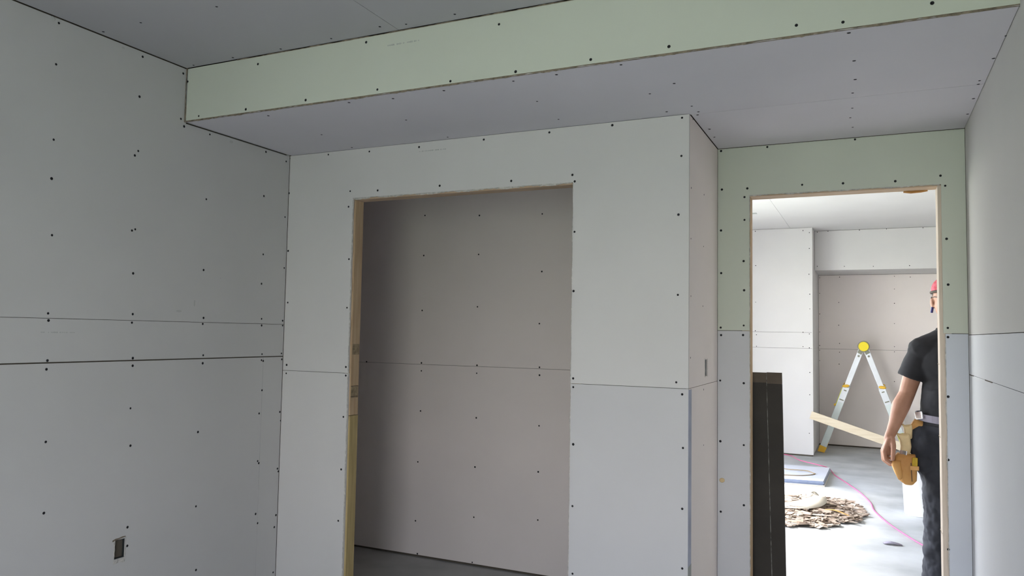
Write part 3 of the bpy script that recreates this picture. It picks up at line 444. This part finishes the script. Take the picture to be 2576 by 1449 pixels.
# ------------------------------------------------------------------ dark board standing in the doorway
db = thing('building_board', 'tall dark brown-black board standing behind the left doorway jamb', 'board', (2.20, 0.80, 0))
def leanbox(bm, x0a, x1a, x0b, x1b, z0, z1, y0, y1):
    vs = [bm.verts.new(p) for p in ((x0a,y0,z0),(x1a,y0,z0),(x1a,y1,z0),(x0a,y1,z0),(x0b,y0,z1),(x1b,y0,z1),(x1b,y1,z1),(x0b,y1,z1))]
    for f in ((0,3,2,1),(4,5,6,7),(0,1,5,4),(1,2,6,5),(2,3,7,6),(3,0,4,7)): bm.faces.new([vs[i] for i in f])
fx = lambda a, b_, z: a + (b_-a)*z/1.266     # x at height z, from bottom a to top b_
YB0, YB1 = 0.762, 0.785
b = bmesh.new(); leanbox(b, 2.02, 2.3155, 2.00, 2.2870, 0, 1.216, YB0, YB1); obj('leaf', b, 'dark', db)
b = bmesh.new(); leanbox(b, 2.3195, 2.377, 2.2895, 2.3575, 0, 1.212, YB0+0.001, YB1); obj('leaf', b, 'dark', db)
b = bmesh.new(); leanbox(b, 2.00, 2.2870, 2.00, 2.2860, 1.217, 1.264, YB0, YB1); leanbox(b, 2.2895, 2.3572, 2.2885, 2.3562, 1.213, 1.266, YB0+0.001, YB1); o = obj('top_band', b, 'dark_top', db); o['label'] = 'lighter brown band along the top'
b = bmesh.new(); leanbox(b, 2.3155, 2.3195, 2.2855, 2.2885, 0, 1.262, YB0+0.0015, YB1-0.004); obj('seam', b, 'seam', db)
# ------------------------------------------------------------------ ladder
ld = thing('folding_ladder', 'white and yellow hinged ladder standing as an A-frame in the far recess', 'ladder', (2.67, 7.7, 0))
AP = Vector((2.667, 0, 1.345)); FL_, FR_ = Vector((2.165, 0, 0.0)), Vector((3.165, 0, 0.0))
LY = (7.45, 7.93)
for side, F_ in ((-1, FL_), (1, FR_)):
    top = AP + Vector((side*0.030, 0, -0.045)); d = (F_-top).normalized(); Ln = (F_-top).length
    out = Vector((-d.z, 0, d.x)) if side > 0 else Vector((d.z, 0, -d.x))
    if out.x*side < 0: out = -out
    for k, ly in enumerate(LY):
        off = Vector((0, ly, 0)); dirY = 1 if k == 0 else -1
        bm = bmesh.new(); bar(bm, top+off, top+d*(Ln*0.62)+off, 0.062, 0.024); bevel(bm, 0.003); obj('inner_rail', bm, 'alu', ld)
        bm = bmesh.new(); bar(bm, top+d*(Ln*0.36)+off+Vector((0, -0.004*dirY, 0)), F_-d*0.085+off+Vector((0, -0.004*dirY, 0)), 0.078, 0.040); bevel(bm, 0.004); r_ = obj('outer_rail', bm, 'alu_green', ld)
        bm = bmesh.new(); a = top+d*(Ln*0.362)+off; bar(bm, a+Vector((0, -0.026*dirY, 0)), a+d*0.20+Vector((0, -0.026*dirY, 0)), 0.070, 0.003); obj('label_sticker', bm, 'alu', r_)
        bm = bmesh.new(); a = top+d*(Ln*0.372)+off; 
        for q in (0.02, 0.145): bar(bm, a+d*q+Vector((0, -0.0285*dirY, 0)), a+d*(q+0.014)+Vector((0, -0.0285*dirY, 0)), 0.030+q*0.15, 0.002)
        tag(obj('sticker_print', bm, 'hingegrey', r_), kind='stuff')
        bm = bmesh.new(); bar(bm, F_-d*0.085+off+Vector((0, -0.004*dirY, 0)), F_+off+Vector((0, -0.004*dirY, 0)), 0.088, 0.050); 
        for v in bm.verts: v.co.z = max(v.co.z, 0.0)
        bevel(bm, 0.006); obj('foot', bm, 'orange', ld)
        bm = bmesh.new(); a = top+d*(Ln*0.352)+off+Vector((0, -0.02*dirY, 0))+out*0.012; ell(bm, a, (0.045, 0.022, 0.020), Matrix.Rotation(0.1*side, 3, 'Y'), 2); obj('lock_tab', bm, 'orange', ld, True)
        bm = bmesh.new()
        for q, rr_ in ((0.08, 0.013), (0.47, 0.009)): cyl(bm, top+d*q+off+Vector((0, -0.022*dirY, 0)), top+d*q+off+Vector((0, 0.014*dirY, 0)), rr_, seg=12)
        tag(obj('rivet', bm, 'hingegrey', ld), kind='stuff')
    for q in (0.16, 0.36, 0.56, 0.78):
        bm = bmesh.new(); c_ = top + d*(Ln*q); cyl(bm, c_+Vector((0, LY[0]+0.012, 0)), c_+Vector((0, LY[1]-0.012, 0)), 0.015, seg=14); obj('rung', bm, 'alu', ld, True)
    if side < 0:
        for q in (0.545, 0.735):
            bm = bmesh.new(); ell(bm, top+d*(Ln*q)+out*0.046+Vector((0, LY[0], 0)), (0.020, 0.016, 0.017), sub=2); obj('rung_pin', bm, 'orange', ld, True)
        bm = bmesh.new(); a = top+d*(Ln*0.38)+out*0.042+Vector((0, LY[0], 0)); bar(bm, a, a+d*0.23, 0.008, 0.03); obj('warning_strip', bm, 'lime', ld)
    else:
        bm = bmesh.new(); a = top+d*(Ln*0.80)+Vector((0, LY[0]-0.026, 0)); bar(bm, a-d*0.04, a+d*0.13, 0.074, 0.004); obj('warning_strip', bm, 'lime', ld)
for k, ly in enumerate(LY):
    s = -1 if k == 0 else 1; c0 = Vector((AP.x, ly, AP.z))
    bm = bmesh.new(); cyl(bm, c0+Vector((0, -s*0.016, 0)), c0+Vector((0, s*0.022, 0)), 0.070, seg=32); cyl(bm, c0+Vector((0, s*0.012, 0)), c0+Vector((0, s*0.030, 0)), 0.030, seg=20)
    for sd in (-1, 1): bar(bm, c0, c0+Vector((sd*0.050, 0, -0.09)), 0.055, 0.030)
    h_ = obj('hinge', bevel(bm, 0.002, 1), 'hingegrey', ld)
    bm = bmesh.new(); cyl(bm, c0+Vector((0, s*0.022, 0)), c0+Vector((0, s*0.036, 0)), 0.060, 0.056, 32); cyl(bm, c0+Vector((0, s*0.034, 0)), c0+Vector((0, s*0.040, 0)), 0.012, seg=12); obj('hinge_button', bm, 'yellow', h_)
# ------------------------------------------------------------------ pine board leaning at the corner
bm = bmesh.new(); bar(bm, (2.078, 6.955, 0.507), (3.55, 6.93, 0.048), 0.094, 0.019); bevel(bm, 0.002)
pb = thing('pine_board', 'pale pine board slanting to the floor from the far wall corner', 'board', (3.55, 6.93, 0)); obj('plank', bm, 'pine_pale', pb)
# ------------------------------------------------------------------ stack of plasterboard offcuts
for k, (lab, mm) in enumerate((('lowest plasterboard sheet, pale cream edge, of the low floor stack', 'scrap_pale'), ('second sheet up in the low floor stack of plasterboard', 'sheet_edge'), ('third sheet up in the low floor stack of plasterboard', 'sheet_edge'), ('topmost plasterboard sheet of the low floor stack with wire on it', 'sheet_edge'))):
    z0 = k*0.0125; bm = bmesh.new(); dx = (0.012, -0.004, 0.006, 0.0)[k]; dy = (-0.014, 0.004, -0.003, 0)[k]
    vs = []
    for z in (z0, z0+0.0118):
        for p in ((1.1, 4.90), (2.315+dx, 5.03+dy), (2.335+dx, 5.93), (1.1, 5.80)): vs.append(bm.verts.new((p[0], p[1], z)))
    for f in ((0,3,2,1),(4,5,6,7),(0,1,5,4),(1,2,6,5),(2,3,7,6),(3,0,4,7)): bm.faces.new([vs[i] for i in f])
    bm.faces.ensure_lookup_table(); bm.faces[1].material_index = 0
    for i in (0, 2, 3, 4, 5): bm.faces[i].material_index = 1
    t = thing('plasterboard_sheet', lab, 'plasterboard', (1.7, 5.4, z0), 'plasterboard sheets stacked on the far floor')
    obj('board', bm, ['sheet_face', mm], t)
bm = bmesh.new(); tube(bm, spline([(1.6, 5.70, 0.053), (1.913, 5.567, 0.053), (2.016, 5.519, 0.06), (2.133, 5.508, 0.062), (2.195, 5.44, 0.056), (2.217, 5.401, 0.054), (2.149, 5.285, 0.053), (2.009, 5.2, 0.053), (1.7, 5.15, 0.053)]), 0.0045)
tag(obj('wire', bm, 'wire', None, True), 'thin brown wire looped on top of the plasterboard stack', 'wire')
CP = [(1.831, 6.914, 0.008), (1.997, 6.255, 0.057), (2.221, 5.993, 0.057), (2.321, 6.003, 0.03), (2.391, 5.725, 0.008), (2.516, 5.304, 0.008), (2.646, 4.834, 0.008), (2.73, 4.402, 0.008), (2.759, 4.075, 0.008), (2.868, 3.604, 0.008), (3.033, 3.118, 0.008), (3.111, 2.99, 0.008)]
bm = bmesh.new(); tube(bm, spline([(1.5, 7.0-0.05, 0.02)] + CP), 0.0048)
tag(obj('extension_cord', bm, 'cord', None, True), 'thin magenta cord snaking over the stack and across the far floor', 'cord')
# ------------------------------------------------------------------ rubble
bm = bmesh.new()
for i in range(1100):
    a = random.uniform(0, 2*math.pi); q = math.sqrt(random.random())
    cx, cy = 2.22 + q*0.46*math.cos(a), 3.80 + q*0.62*math.sin(a) + 0.12*math.cos(a)
    if cx > 2.74: continue
    l, w_ = random.uniform(0.03, 0.14), random.uniform(0.008, 0.05); h = 0.004 + 0.05*(1-q)*random.random(); th = random.gauss(0.1, 0.9)
    dd = Vector((math.cos(th), math.sin(th), random.uniform(-0.12, 0.12))); p = Vector((cx, cy, h+0.012)); n0 = len(bm.faces)
    bar(bm, p-dd*l/2, p+dd*l/2, w_, random.uniform(0.002, 0.008), Vector((random.uniform(-.4, .4), random.uniform(-.4, .4), 1)))
    bm.faces.ensure_lookup_table(); mi = random.choice((0, 0, 0, 0, 0, 0, 0, 0, 1, 2))
    for f in bm.faces[n0:]: f.material_index = mi
for v in bm.verts: v.co.z = max(v.co.z, 0.001)
tag(obj('scrap_pile', bm, ['scrap', 'scrap_dark', 'scrap_pale'], None), 'low brown heap of wood and paper scraps on the far floor', 'rubble', kind='stuff')
def curled(name, pts, wdt, m, label, cat, group=None):
    P = spline(pts, 6); bm = bmesh.new(); L_ = []; R_ = []; n = len(P)
    for i, p in enumerate(P):
        d = (P[min(i+1, n-1)]-P[max(i-1, 0)]).normalized(); s = Vector((-d.y, d.x, 0)).normalized(); ww = wdt*(0.25+0.75*math.sin(math.pi*(i+0.6)/(n+0.2)))/2
        L_.append((bm.verts.new(p+s*ww), bm.verts.new(p+s*ww-Vector((0, 0, .003))))); R_.append((bm.verts.new(p-s*ww), bm.verts.new(p-s*ww-Vector((0, 0, .003)))))
    for i in range(n-1):
        bm.faces.new((L_[i][0], L_[i+1][0], R_[i+1][0], R_[i][0])); bm.faces.new((L_[i][1], R_[i][1], R_[i+1][1], L_[i+1][1]))
        bm.faces.new((L_[i][0], L_[i][1], L_[i+1][1], L_[i+1][0])); bm.faces.new((R_[i][0], R_[i+1][0], R_[i+1][1], R_[i][1]))
    return tag(obj(name, bm, m, None, True), label, cat, group)
curled('paper_scrap', [(1.90, 3.70, 0.062), (2.08, 3.68, 0.058), (2.22, 3.76, 0.060), (2.31, 3.90, 0.075), (2.345, 4.0, 0.10)], 0.24, 'scrap_pale', 'pale curled paper scrap lying on top of the brown heap', 'scrap')
curled('paper_scrap', [(2.25, 4.02, 0.08), (2.27, 4.06, 0.12), (2.33, 4.02, 0.09)], 0.07, 'scrap_pale', 'small upright curled scrap behind the brown heap', 'scrap')
curled('wood_splinter', [(2.30, 4.02, 0.07), (2.42, 3.95, 0.075), (2.54, 3.85, 0.05), (2.68, 3.74, 0.02)], 0.02, 'scrap_dark', 'long dark splinter along the far edge of the heap', 'wood scrap')
curled('wood_splinter', [(2.40, 3.60, 0.075), (2.48, 3.58, 0.08), (2.58, 3.53, 0.06)], 0.028, 'leather', 'short rust-brown splinter on the right of the heap', 'wood scrap')
curled('dust_rag', [(2.81, 2.985, 0.008), (2.86, 3.0, 0.016), (2.93, 3.0, 0.006)], 0.06, 'belt', 'small crumpled grey scrap on the bright floor by the trousers', 'scrap')
# ------------------------------------------------------------------ bucket
bk = thing('bucket', 'white plastic bucket on the floor behind the tool pouch', 'bucket', (3.115, 4.15, 0))
bm = bmesh.new(); n = 40; prof = [(0.0, 0.0), (0.128, 0.0), (0.132, 0.01), (0.148, 0.36), (0.156, 0.362), (0.156, 0.375), (0.145, 0.375), (0.128, 0.012), (0.0, 0.012)]
rings = []
for r_, z in prof: rings.append([bm.verts.new((3.115+r_*math.cos(2*math.pi*k/n), 4.15+r_*math.sin(2*math.pi*k/n), z)) for k in range(n)] if r_ else [bm.verts.new((3.115, 4.15, z))])
for a, b_ in zip(rings, rings[1:]):
    for k in range(n):
        f = [a[k % len(a)], a[(k+1) % len(a)], b_[(k+1) % len(b_)], b_[k % len(b_)]]; f = list(dict.fromkeys(f)); bm.faces.new(f)
obj('pail', bm, 'bucket', bk, True)
bm = bmesh.new(); tube(bm, [(3.115+0.165*math.cos(t), 4.15-0.02-0.10*abs(math.sin(t)), 0.355-0.12*math.sin(t)) for t in [math.pi*i/16 for i in range(17)]], 0.003); obj('handle', bm, 'metal', bk, True)
# ------------------------------------------------------------------ person (faces the camera, half hidden by the doorway wall)
M['tape_yellow'] = mat('worn_yellow', (0.45, 0.30, 0.02), 0.6, var=0.2, scale=30)
PX, PY = 3.145, 1.80
def P(x, y, z): return Vector((PX+x, PY+y, z))     # x to picture right, y away from the camera
person = thing('person', 'person in charcoal t-shirt, dark trousers and pink-red cap, half hidden behind right doorway jamb', 'person', (PX, PY, 0))
RS, RE, RWR = P(-0.152, 0.01, 1.372), P(-0.222, 0.02, 1.125), P(-0.308, -0.07, 0.905)     # viewer's left arm: shoulder, elbow, wrist
bm = bmesh.new()
# trunk
ell(bm, P(0, 0.01, 1.30), (0.155, 0.105, 0.16)); ell(bm, P(0, 0.0, 1.12), (0.135, 0.10, 0.15)); ell(bm, P(0, 0.01, 0.96), (0.15, 0.11, 0.12))
cap(bm, P(-0.135, 0.01, 1.368), 0.05, P(0.135, 0.01, 1.368), 0.05); cap(bm, P(0, 0.02, 1.40), 0.066, P(-0.004, -0.005, 1.56), 0.062)
cap(bm, P(-0.11, 0.015, 1.385), 0.046, P(0, 0.015, 1.442), 0.05); cap(bm, P(0.11, 0.015, 1.385), 0.046, P(0, 0.015, 1.442), 0.05)
# head: skull, jaw, nose, brow, cheeks, ears
HC_ = P(-0.010, -0.01, 1.655)
ell(bm, HC_+Vector((0, 0.012, 0.035)), (0.077, 0.096, 0.085)); ell(bm, HC_+Vector((0, -0.016, -0.03)), (0.069, 0.078, 0.084)); ell(bm, HC_+Vector((0, -0.045, -0.085)), (0.038, 0.040, 0.026))
cap(bm, HC_+Vector((0, -0.088, 0.012)), 0.009, HC_+Vector((0, -0.108, -0.026)), 0.0125); ell(bm, HC_+Vector((-0.013, -0.096, -0.029)), (0.009, 0.011, 0.008), sub=2); ell(bm, HC_+Vector((0.013, -0.096, -0.029)), (0.009, 0.011, 0.008), sub=2)
for s in (-1, 1):
    cap(bm, HC_+Vector((s*0.014, -0.087, 0.026)), 0.009, HC_+Vector((s*0.050, -0.068, 0.024)), 0.008)
    ell(bm, HC_+Vector((s*0.040, -0.066, -0.026)), (0.020, 0.018, 0.018), sub=2)
    ell(bm, HC_+Vector((s*0.079, 0.016, -0.008)), (0.010, 0.019, 0.032), Matrix.Rotation(-s*0.25, 3, 'Z'), sub=2)
    ell(bm, HC_+Vector((s*0.075, 0.006, -0.030)), (0.010, 0.012, 0.014), sub=2)
ell(bm, HC_+Vector((0, -0.086, -0.052)), (0.024, 0.010, 0.006), sub=2); ell(bm, HC_+Vector((0, -0.084, -0.062)), (0.020, 0.011, 0.007), sub=2)
# viewer's left arm
cap(bm, RS, 0.050, RE.lerp(RS, 0.5)+Vector((-0.002, 0, 0)), 0.050); cap(bm, RE.lerp(RS, 0.5), 0.050, RE, 0.043)
FM = RE.lerp(RWR, 0.30)+Vector((-0.006, 0, 0)); cap(bm, RE, 0.043, FM, 0.048); cap(bm, FM, 0.048, RE.lerp(RWR, 0.72), 0.034); cap(bm, RE.lerp(RWR, 0.72), 0.034, RWR, 0.0265)
# hand: palm, four curled fingers of unequal length, thumb
def hand(bm, wr, mirror=1):
    q = lambda x, y, z: wr + Vector((mirror*(x*1.12-0.003), y*1.06, z*1.06))
    cap(bm, q(0, 0, 0), 0.026, q(-0.006, 0.0, -0.030), 0.027)
    for x0, y0, x1, y1, r in ((-0.006, -0.022, -0.026, -0.030, 0.0150), (-0.008, -0.005, -0.032, -0.010, 0.0155), (-0.008, 0.012, -0.032, 0.011, 0.0150), (-0.006, 0.026, -0.026, 0.031, 0.0135)):
        cap(bm, q(x0, y0, -0.028), r, q(x1, y1, -0.088), r*0.92)
    F = (((-0.026, -0.031, -0.088), (-0.022, -0.034, -0.128), (0.004, -0.033, -0.147), (0.024, -0.030, -0.146), 0.0100),
         ((-0.033, -0.011, -0.089), (-0.030, -0.012, -0.134), (-0.003, -0.011, -0.156), (0.019, -0.010, -0.155), 0.0104),
         ((-0.032, 0.010, -0.087), (-0.029, 0.011, -0.129), (-0.004, 0.011, -0.149), (0.016, 0.010, -0.147), 0.0098),
         ((-0.026, 0.031, -0.083), (-0.023, 0.033, -0.115), (-0.002, 0.031, -0.131), (0.012, 0.029, -0.130), 0.0086))
    for a, b_, c_, d_, r in F:
        cap(bm, q(*a), r*1.2, q(*b_), r*1.1); cap(bm, q(*b_), r*1.1, q(*c_), r*1.0); cap(bm, q(*c_), r*1.0, q(*d_), r*0.9)
    cap(bm, q(0.008, -0.016, -0.018), 0.0165, q(0.014, -0.036, -0.055), 0.0145); cap(bm, q(0.014, -0.036, -0.055), 0.0145, q(0.012, -0.048, -0.093), 0.0126); cap(bm, q(0.012, -0.048, -0.093), 0.0126, q(0.010, -0.048, -0.124), 0.0106)
hand(bm, RWR, 1)
ell(bm, RWR+Vector((-0.014, 0.002, -0.078)), (0.024, 0.036, 0.046))
# viewer's right arm, hidden by the wall
LS, LE, LW = P(0.152, 0.01, 1.372), P(0.235, 0.03, 1.12), P(0.25, -0.08, 0.90)
cap(bm, LS, 0.050, LE, 0.043); cap(bm, LE, 0.046, LW, 0.0265); hand(bm, LW, -1)
# legs
RH, RK, RA = P(-0.085, 0.01, 0.92), P(-0.068, -0.01, 0.50), P(-0.066, 0.08, 0.09)
LH, LK, LA = P(0.085, 0.0, 0.92), P(0.105, -0.08, 0.50), P(0.11, -0.10, 0.09)
for h_, k_, a_ in ((RH, RK, RA), (LH, LK, LA)):
    cap(bm, h_, 0.088, k_, 0.056); cap(bm, k_, 0.056, k_.lerp(a_, 0.35)+Vector((0, 0.015, 0)), 0.056); cap(bm, k_.lerp(a_, 0.35)+Vector((0, 0.015, 0)), 0.056, a_, 0.036)
    cap(bm, a_+Vector((0, 0.02, -0.045)), 0.036, a_+Vector((0, -0.13, -0.055)), 0.030)
body = fuse(bm, 0.0045, 3)
obj('body', body, 'skin', person, True)
# clothes
def S(x, y, z): return P(x, y, z)
bm = bmesh.new()
ell(bm, P(0, 0.01, 1.30), (0.175, 0.122, 0.165)); ell(bm, P(0, 0.005, 1.14), (0.152, 0.118, 0.16)); cyl(bm, P(0, 0.005, 0.962), P(0, 0.005, 1.16), 0.160, 0.150, 40)
for v in bm.verts:
    if v.co.z < 1.17 : v.co.y = PY + (v.co.y-PY)*0.86
cap(bm, P(-0.142, 0.01, 1.375), 0.078, P(0.142, 0.01, 1.375), 0.078); cap(bm, P(-0.12, 0.015, 1.395), 0.066, P(0, 0.015, 1.450), 0.072); cap(bm, P(0.12, 0.015, 1.395), 0.066, P(0, 0.015, 1.450), 0.072)
for a_, b_ in ((RS, RE), (LS, LE)):
    e_ = a_.lerp(b_, 0.62); cap(bm, a_, 0.066, a_+Vector((0, 0, -0.03)), 0.066); cyl(bm, a_+Vector((0, 0, -0.02)), e_+Vector((-0.004, 0, 0)), 0.066, 0.073, 32)
sh = fuse(bm, 0.006, 4, (0.010, 0.09))
obj('t_shirt', sh, 'tshirt', person, True)
bm = bmesh.new(); c_ = P(0, 0.006, 1.492)
for i in range(28):
    t = 2*math.pi*i/28; t2 = 2*math.pi*(i+1)/28
    cap(bm, c_+Vector((0.066*math.cos(t), 0.062*math.sin(t), 0.012*math.sin(t))), 0.009, c_+Vector((0.066*math.cos(t2), 0.062*math.sin(t2), 0.012*math.sin(t2))), 0.009, sub=1)
obj('collar', bm, 'tshirt', person, True)
bm = bmesh.new()
ell(bm, P(0, 0.01, 0.95), (0.176, 0.128, 0.10))
for h_, k_, a_ in ((RH, RK, RA), (LH, LK, LA)):
    cap(bm, h_+Vector((0, 0, -0.02)), 0.104, k_+Vector((0, 0, 0.12)), 0.088); cap(bm, k_+Vector((0, 0, 0.12)), 0.088, k_, 0.078); cap(bm, k_, 0.078, k_.lerp(a_, 0.4)+Vector((0, 0.01, 0)), 0.082); cyl(bm, k_.lerp(a_, 0.4)+Vector((0, 0.01, 0)), a_+Vector((0, 0, -0.045)), 0.080, 0.092, 32)
ell(bm, P(-0.150, -0.03, 0.86), (0.066, 0.085, 0.105)); ell(bm, P(-0.14, -0.03, 0.77), (0.06, 0.07, 0.08))
tr = fuse(bm, 0.007, 3, (0.030, 0.07)); 
for v in tr.verts: v.co.z = max(v.co.z, 0.022)
obj('trousers', tr, 'trouser', person, True)
for a_ in (RA, LA):
    bm = bmesh.new(); cap(bm, a_+Vector((0, 0.035, -0.045)), 0.043, a_+Vector((0, -0.14, -0.053)), 0.036); cap(bm, a_+Vector((0, 0.01, 0.02)), 0.05, a_+Vector((0, 0.01, -0.04)), 0.047)
    bo = fuse(bm, 0.006, 2)
    for v in bo.verts: v.co.z = max(v.co.z, 0.002)
    obj('boot', bo, 'boot', person, True)
# hair, cap, glasses, ear plug, eyes, mouth
bm = bmesh.new(); ell(bm, HC_+Vector((0, 0.022, 0.028)), (0.079, 0.092, 0.082), sub=4)
kill = [f for f in bm.faces if (f.calc_center_median()-HC_).y < 0.0 + 0.018*(1 if (f.calc_center_median()-HC_).z < 0.03 else -2) or (f.calc_center_median()-HC_).z < -0.035]
bmesh.ops.delete(bm, geom=kill, context='FACES'); obj('hair', bm, 'hair', person, True)
bm = bmesh.new(); ell(bm, HC_+Vector((0, 0.010, 0.060)), (0.084, 0.104, 0.078), sub=4)
for v in bm.verts:
    d = v.co-HC_; lim = 0.047 - 0.12*(d.y*0.35)
    if d.z < lim: v.co.z = HC_.z+lim; 
bmesh.ops.remove_doubles(bm, verts=bm.verts, dist=0.0005); obj('cap', bm, 'cap', person, True)
bm = bmesh.new(); f = lambda t: HC_+Vector((0.0835*math.cos(t), 0.010+0.102*math.sin(t), 0.046-0.004*math.sin(t)))
tube(bm, [f(2*math.pi*i/48) for i in range(49)], 0.0075, 8)
obj('cap_band', bm, 'hair', person, True)
bm = bmesh.new()
for s in (-1, 1):
    c_ = HC_+Vector((s*0.033, -0.098, 0.006))
    for i in range(20):
        t, t2 = 2*math.pi*i/20, 2*math.pi*(i+1)/20; f = lambda t: c_+Vector((0.026*math.cos(t), abs(math.cos(t))*0.003, 0.018*math.sin(t)))
        cyl(bm, f(t), f(t2), 0.0018, seg=6)
    tube(bm, [c_+Vector((s*0.026, 0.004, 0.008)), HC_+Vector((s*0.072, -0.060, 0.018)), HC_+Vector((s*0.083, 0.0, 0.020)), HC_+Vector((s*0.084, 0.022, 0.008))], 0.0022, 6)
cyl(bm, HC_+Vector((-0.008, -0.099, 0.010)), HC_+Vector((0.008, -0.099, 0.010)), 0.0018, seg=6)
obj('glasses', bm, 'black', person)
for s in (-1, 1):
    bm = bmesh.new(); ell(bm, HC_+Vector((s*0.031, -0.0745, 0.005)), (0.0125, 0.0115, 0.0085), sub=3); e_ = obj('eye', bm, 'white', person, True)
    bm = bmesh.new(); ell(bm, HC_+Vector((s*0.031, -0.0845, 0.005)), (0.005, 0.002, 0.005), sub=2); obj('iris', bm, 'black', e_, True)
    bm = bmesh.new(); tube(bm, [HC_+Vector((s*0.016, -0.092, 0.030)), HC_+Vector((s*0.033, -0.090, 0.035)), HC_+Vector((s*0.050, -0.077, 0.030))], 0.003, 6); obj('eyebrow', bm, 'hair', person, True)
bm = bmesh.new(); tube(bm, [HC_+Vector((-0.020, -0.0915, -0.056)), HC_+Vector((0, -0.0965, -0.057)), HC_+Vector((0.020, -0.0915, -0.056))], 0.0025, 6); obj('mouth', bm, 'lip', person, True)
bm = bmesh.new(); cyl(bm, HC_+Vector((-0.078, 0.004, -0.036)), HC_+Vector((-0.083, 0.004, -0.068)), 0.007, seg=14); o = obj('ear_tag', bevel(bm, 0.0015, 1), 'blue', person); o['label'] = 'dark blue plastic piece hanging below the ear'
# ------------------------------------------------------------------ tool belt
tb = thing('tool_belt', 'tan leather tool pouch and belt with bright buckles, worn on the hip', 'tool belt', (PX-0.2, PY-0.02, 0.64))
bm = bmesh.new(); pts = []
for i in range(41):
    t = 2*math.pi*i/40; pts.append((PX+0.178*math.cos(t), PY+0.005+0.135*math.sin(t), 1.0+0.018*math.cos(t-0.4)-0.03*math.cos(t)))
for a_, b_ in zip(pts, pts[1:]): bar(bm, a_, b_, 0.038, 0.006, Vector((math.cos(0), 0, 0)) if False else (Vector(a_)-Vector((PX, PY, a_[2]))))
obj('belt_strap', bm, 'belt', tb)
bm = bmesh.new(); bar(bm, P(-0.180, -0.035, 1.012), P(-0.150, -0.085, 1.022), 0.040, 0.010, Vector((-1, -1, 0))); obj('buckle', bevel(bm, 0.003), 'chrome', tb)
bm = bmesh.new(); bar(bm, P(-0.262, -0.075, 0.808), P(-0.228, -0.090, 0.803), 0.034, 0.010, Vector((-0.3, -1, 0))); obj('buckle', bevel(bm, 0.003), 'chrome', tb)
def pouch(name, sections, m, vox=0.005, disp=None):
    """loft of rounded sections: centre, half width x, half depth y"""
    bm = bmesh.new(); rings = []; n = 24
    for c_, a_, b_ in sections:
        rings.append([bm.verts.new(c_+Vector((a_*math.copysign(abs(math.cos(t))**0.6, math.cos(t)), b_*math.copysign(abs(math.sin(t))**0.6, math.sin(t)), 0.006*math.cos(2*t)))) for t in [2*math.pi*k/n for k in range(n)]])
    for r0, r1 in zip(rings, rings[1:]):
        for k in range(n): bm.faces.new((r0[k], r0[(k+1) % n], r1[(k+1) % n], r1[k]))
    bm.faces.new(rings[0]); bm.faces.new(rings[-1])
    return obj(name, bm, m, tb, True)
pouch('pouch', [(P(-0.222, -0.06, 0.640), 0.030, 0.022), (P(-0.226, -0.06, 0.655), 0.046, 0.034), (P(-0.232, -0.06, 0.70), 0.054, 0.046), (P(-0.238, -0.06, 0.75), 0.060, 0.050), (P(-0.236, -0.06, 0.785), 0.052, 0.046), (P(-0.230, -0.06, 0.80), 0.044, 0.040)], 'leather')
pouch('pouch', [(P(-0.266, -0.085, 0.668), 0.012, 0.016), (P(-0.272, -0.09, 0.70), 0.022, 0.028), (P(-0.284, -0.09, 0.745), 0.026, 0.034), (P(-0.280, -0.09, 0.765), 0.022, 0.030)], 'leather')
pouch('pouch_flap', [(P(-0.236, -0.06, 0.80), 0.026, 0.024), (P(-0.232, -0.06, 0.84), 0.028, 0.028), (P(-0.236, -0.06, 0.875), 0.028, 0.028), (P(-0.246, -0.06, 0.905), 0.034, 0.028), (P(-0.250, -0.06, 0.912), 0.028, 0.022)], 'leather_pale')
pouch('glove_roll', [(P(-0.218, -0.05, 0.89), 0.020, 0.022), (P(-0.220, -0.05, 0.94), 0.022, 0.024), (P(-0.226, -0.05, 0.955), 0.026, 0.022), (P(-0.226, -0.05, 0.96), 0.018, 0.016)], 'leather_pale')
pouch('pouch_flap', [(P(-0.185, -0.03, 0.90), 0.034, 0.026), (P(-0.172, -0.03, 0.96), 0.034, 0.03), (P(-0.165, -0.03, 0.99), 0.020, 0.02)], 'leather')
bm = bmesh.new(); bar(bm, P(-0.192, -0.110, 0.725), P(-0.190, -0.108, 0.79), 0.026, 0.018); obj('tape_measure', bevel(bm, 0.004), 'tape_yellow', tb)
bm = bmesh.new(); bar(bm, P(-0.215, -0.122, 0.735), P(-0.172, -0.122, 0.735), 0.022, 0.006); obj('tool_loop', bevel(bm, 0.002), 'leather', tb)
bm = bmesh.new(); bar(bm, P(-0.206, -0.112, 0.66), P(-0.210, -0.112, 0.76), 0.004, 0.004); obj('stitch_seam', bm, 'scrap_dark', tb)
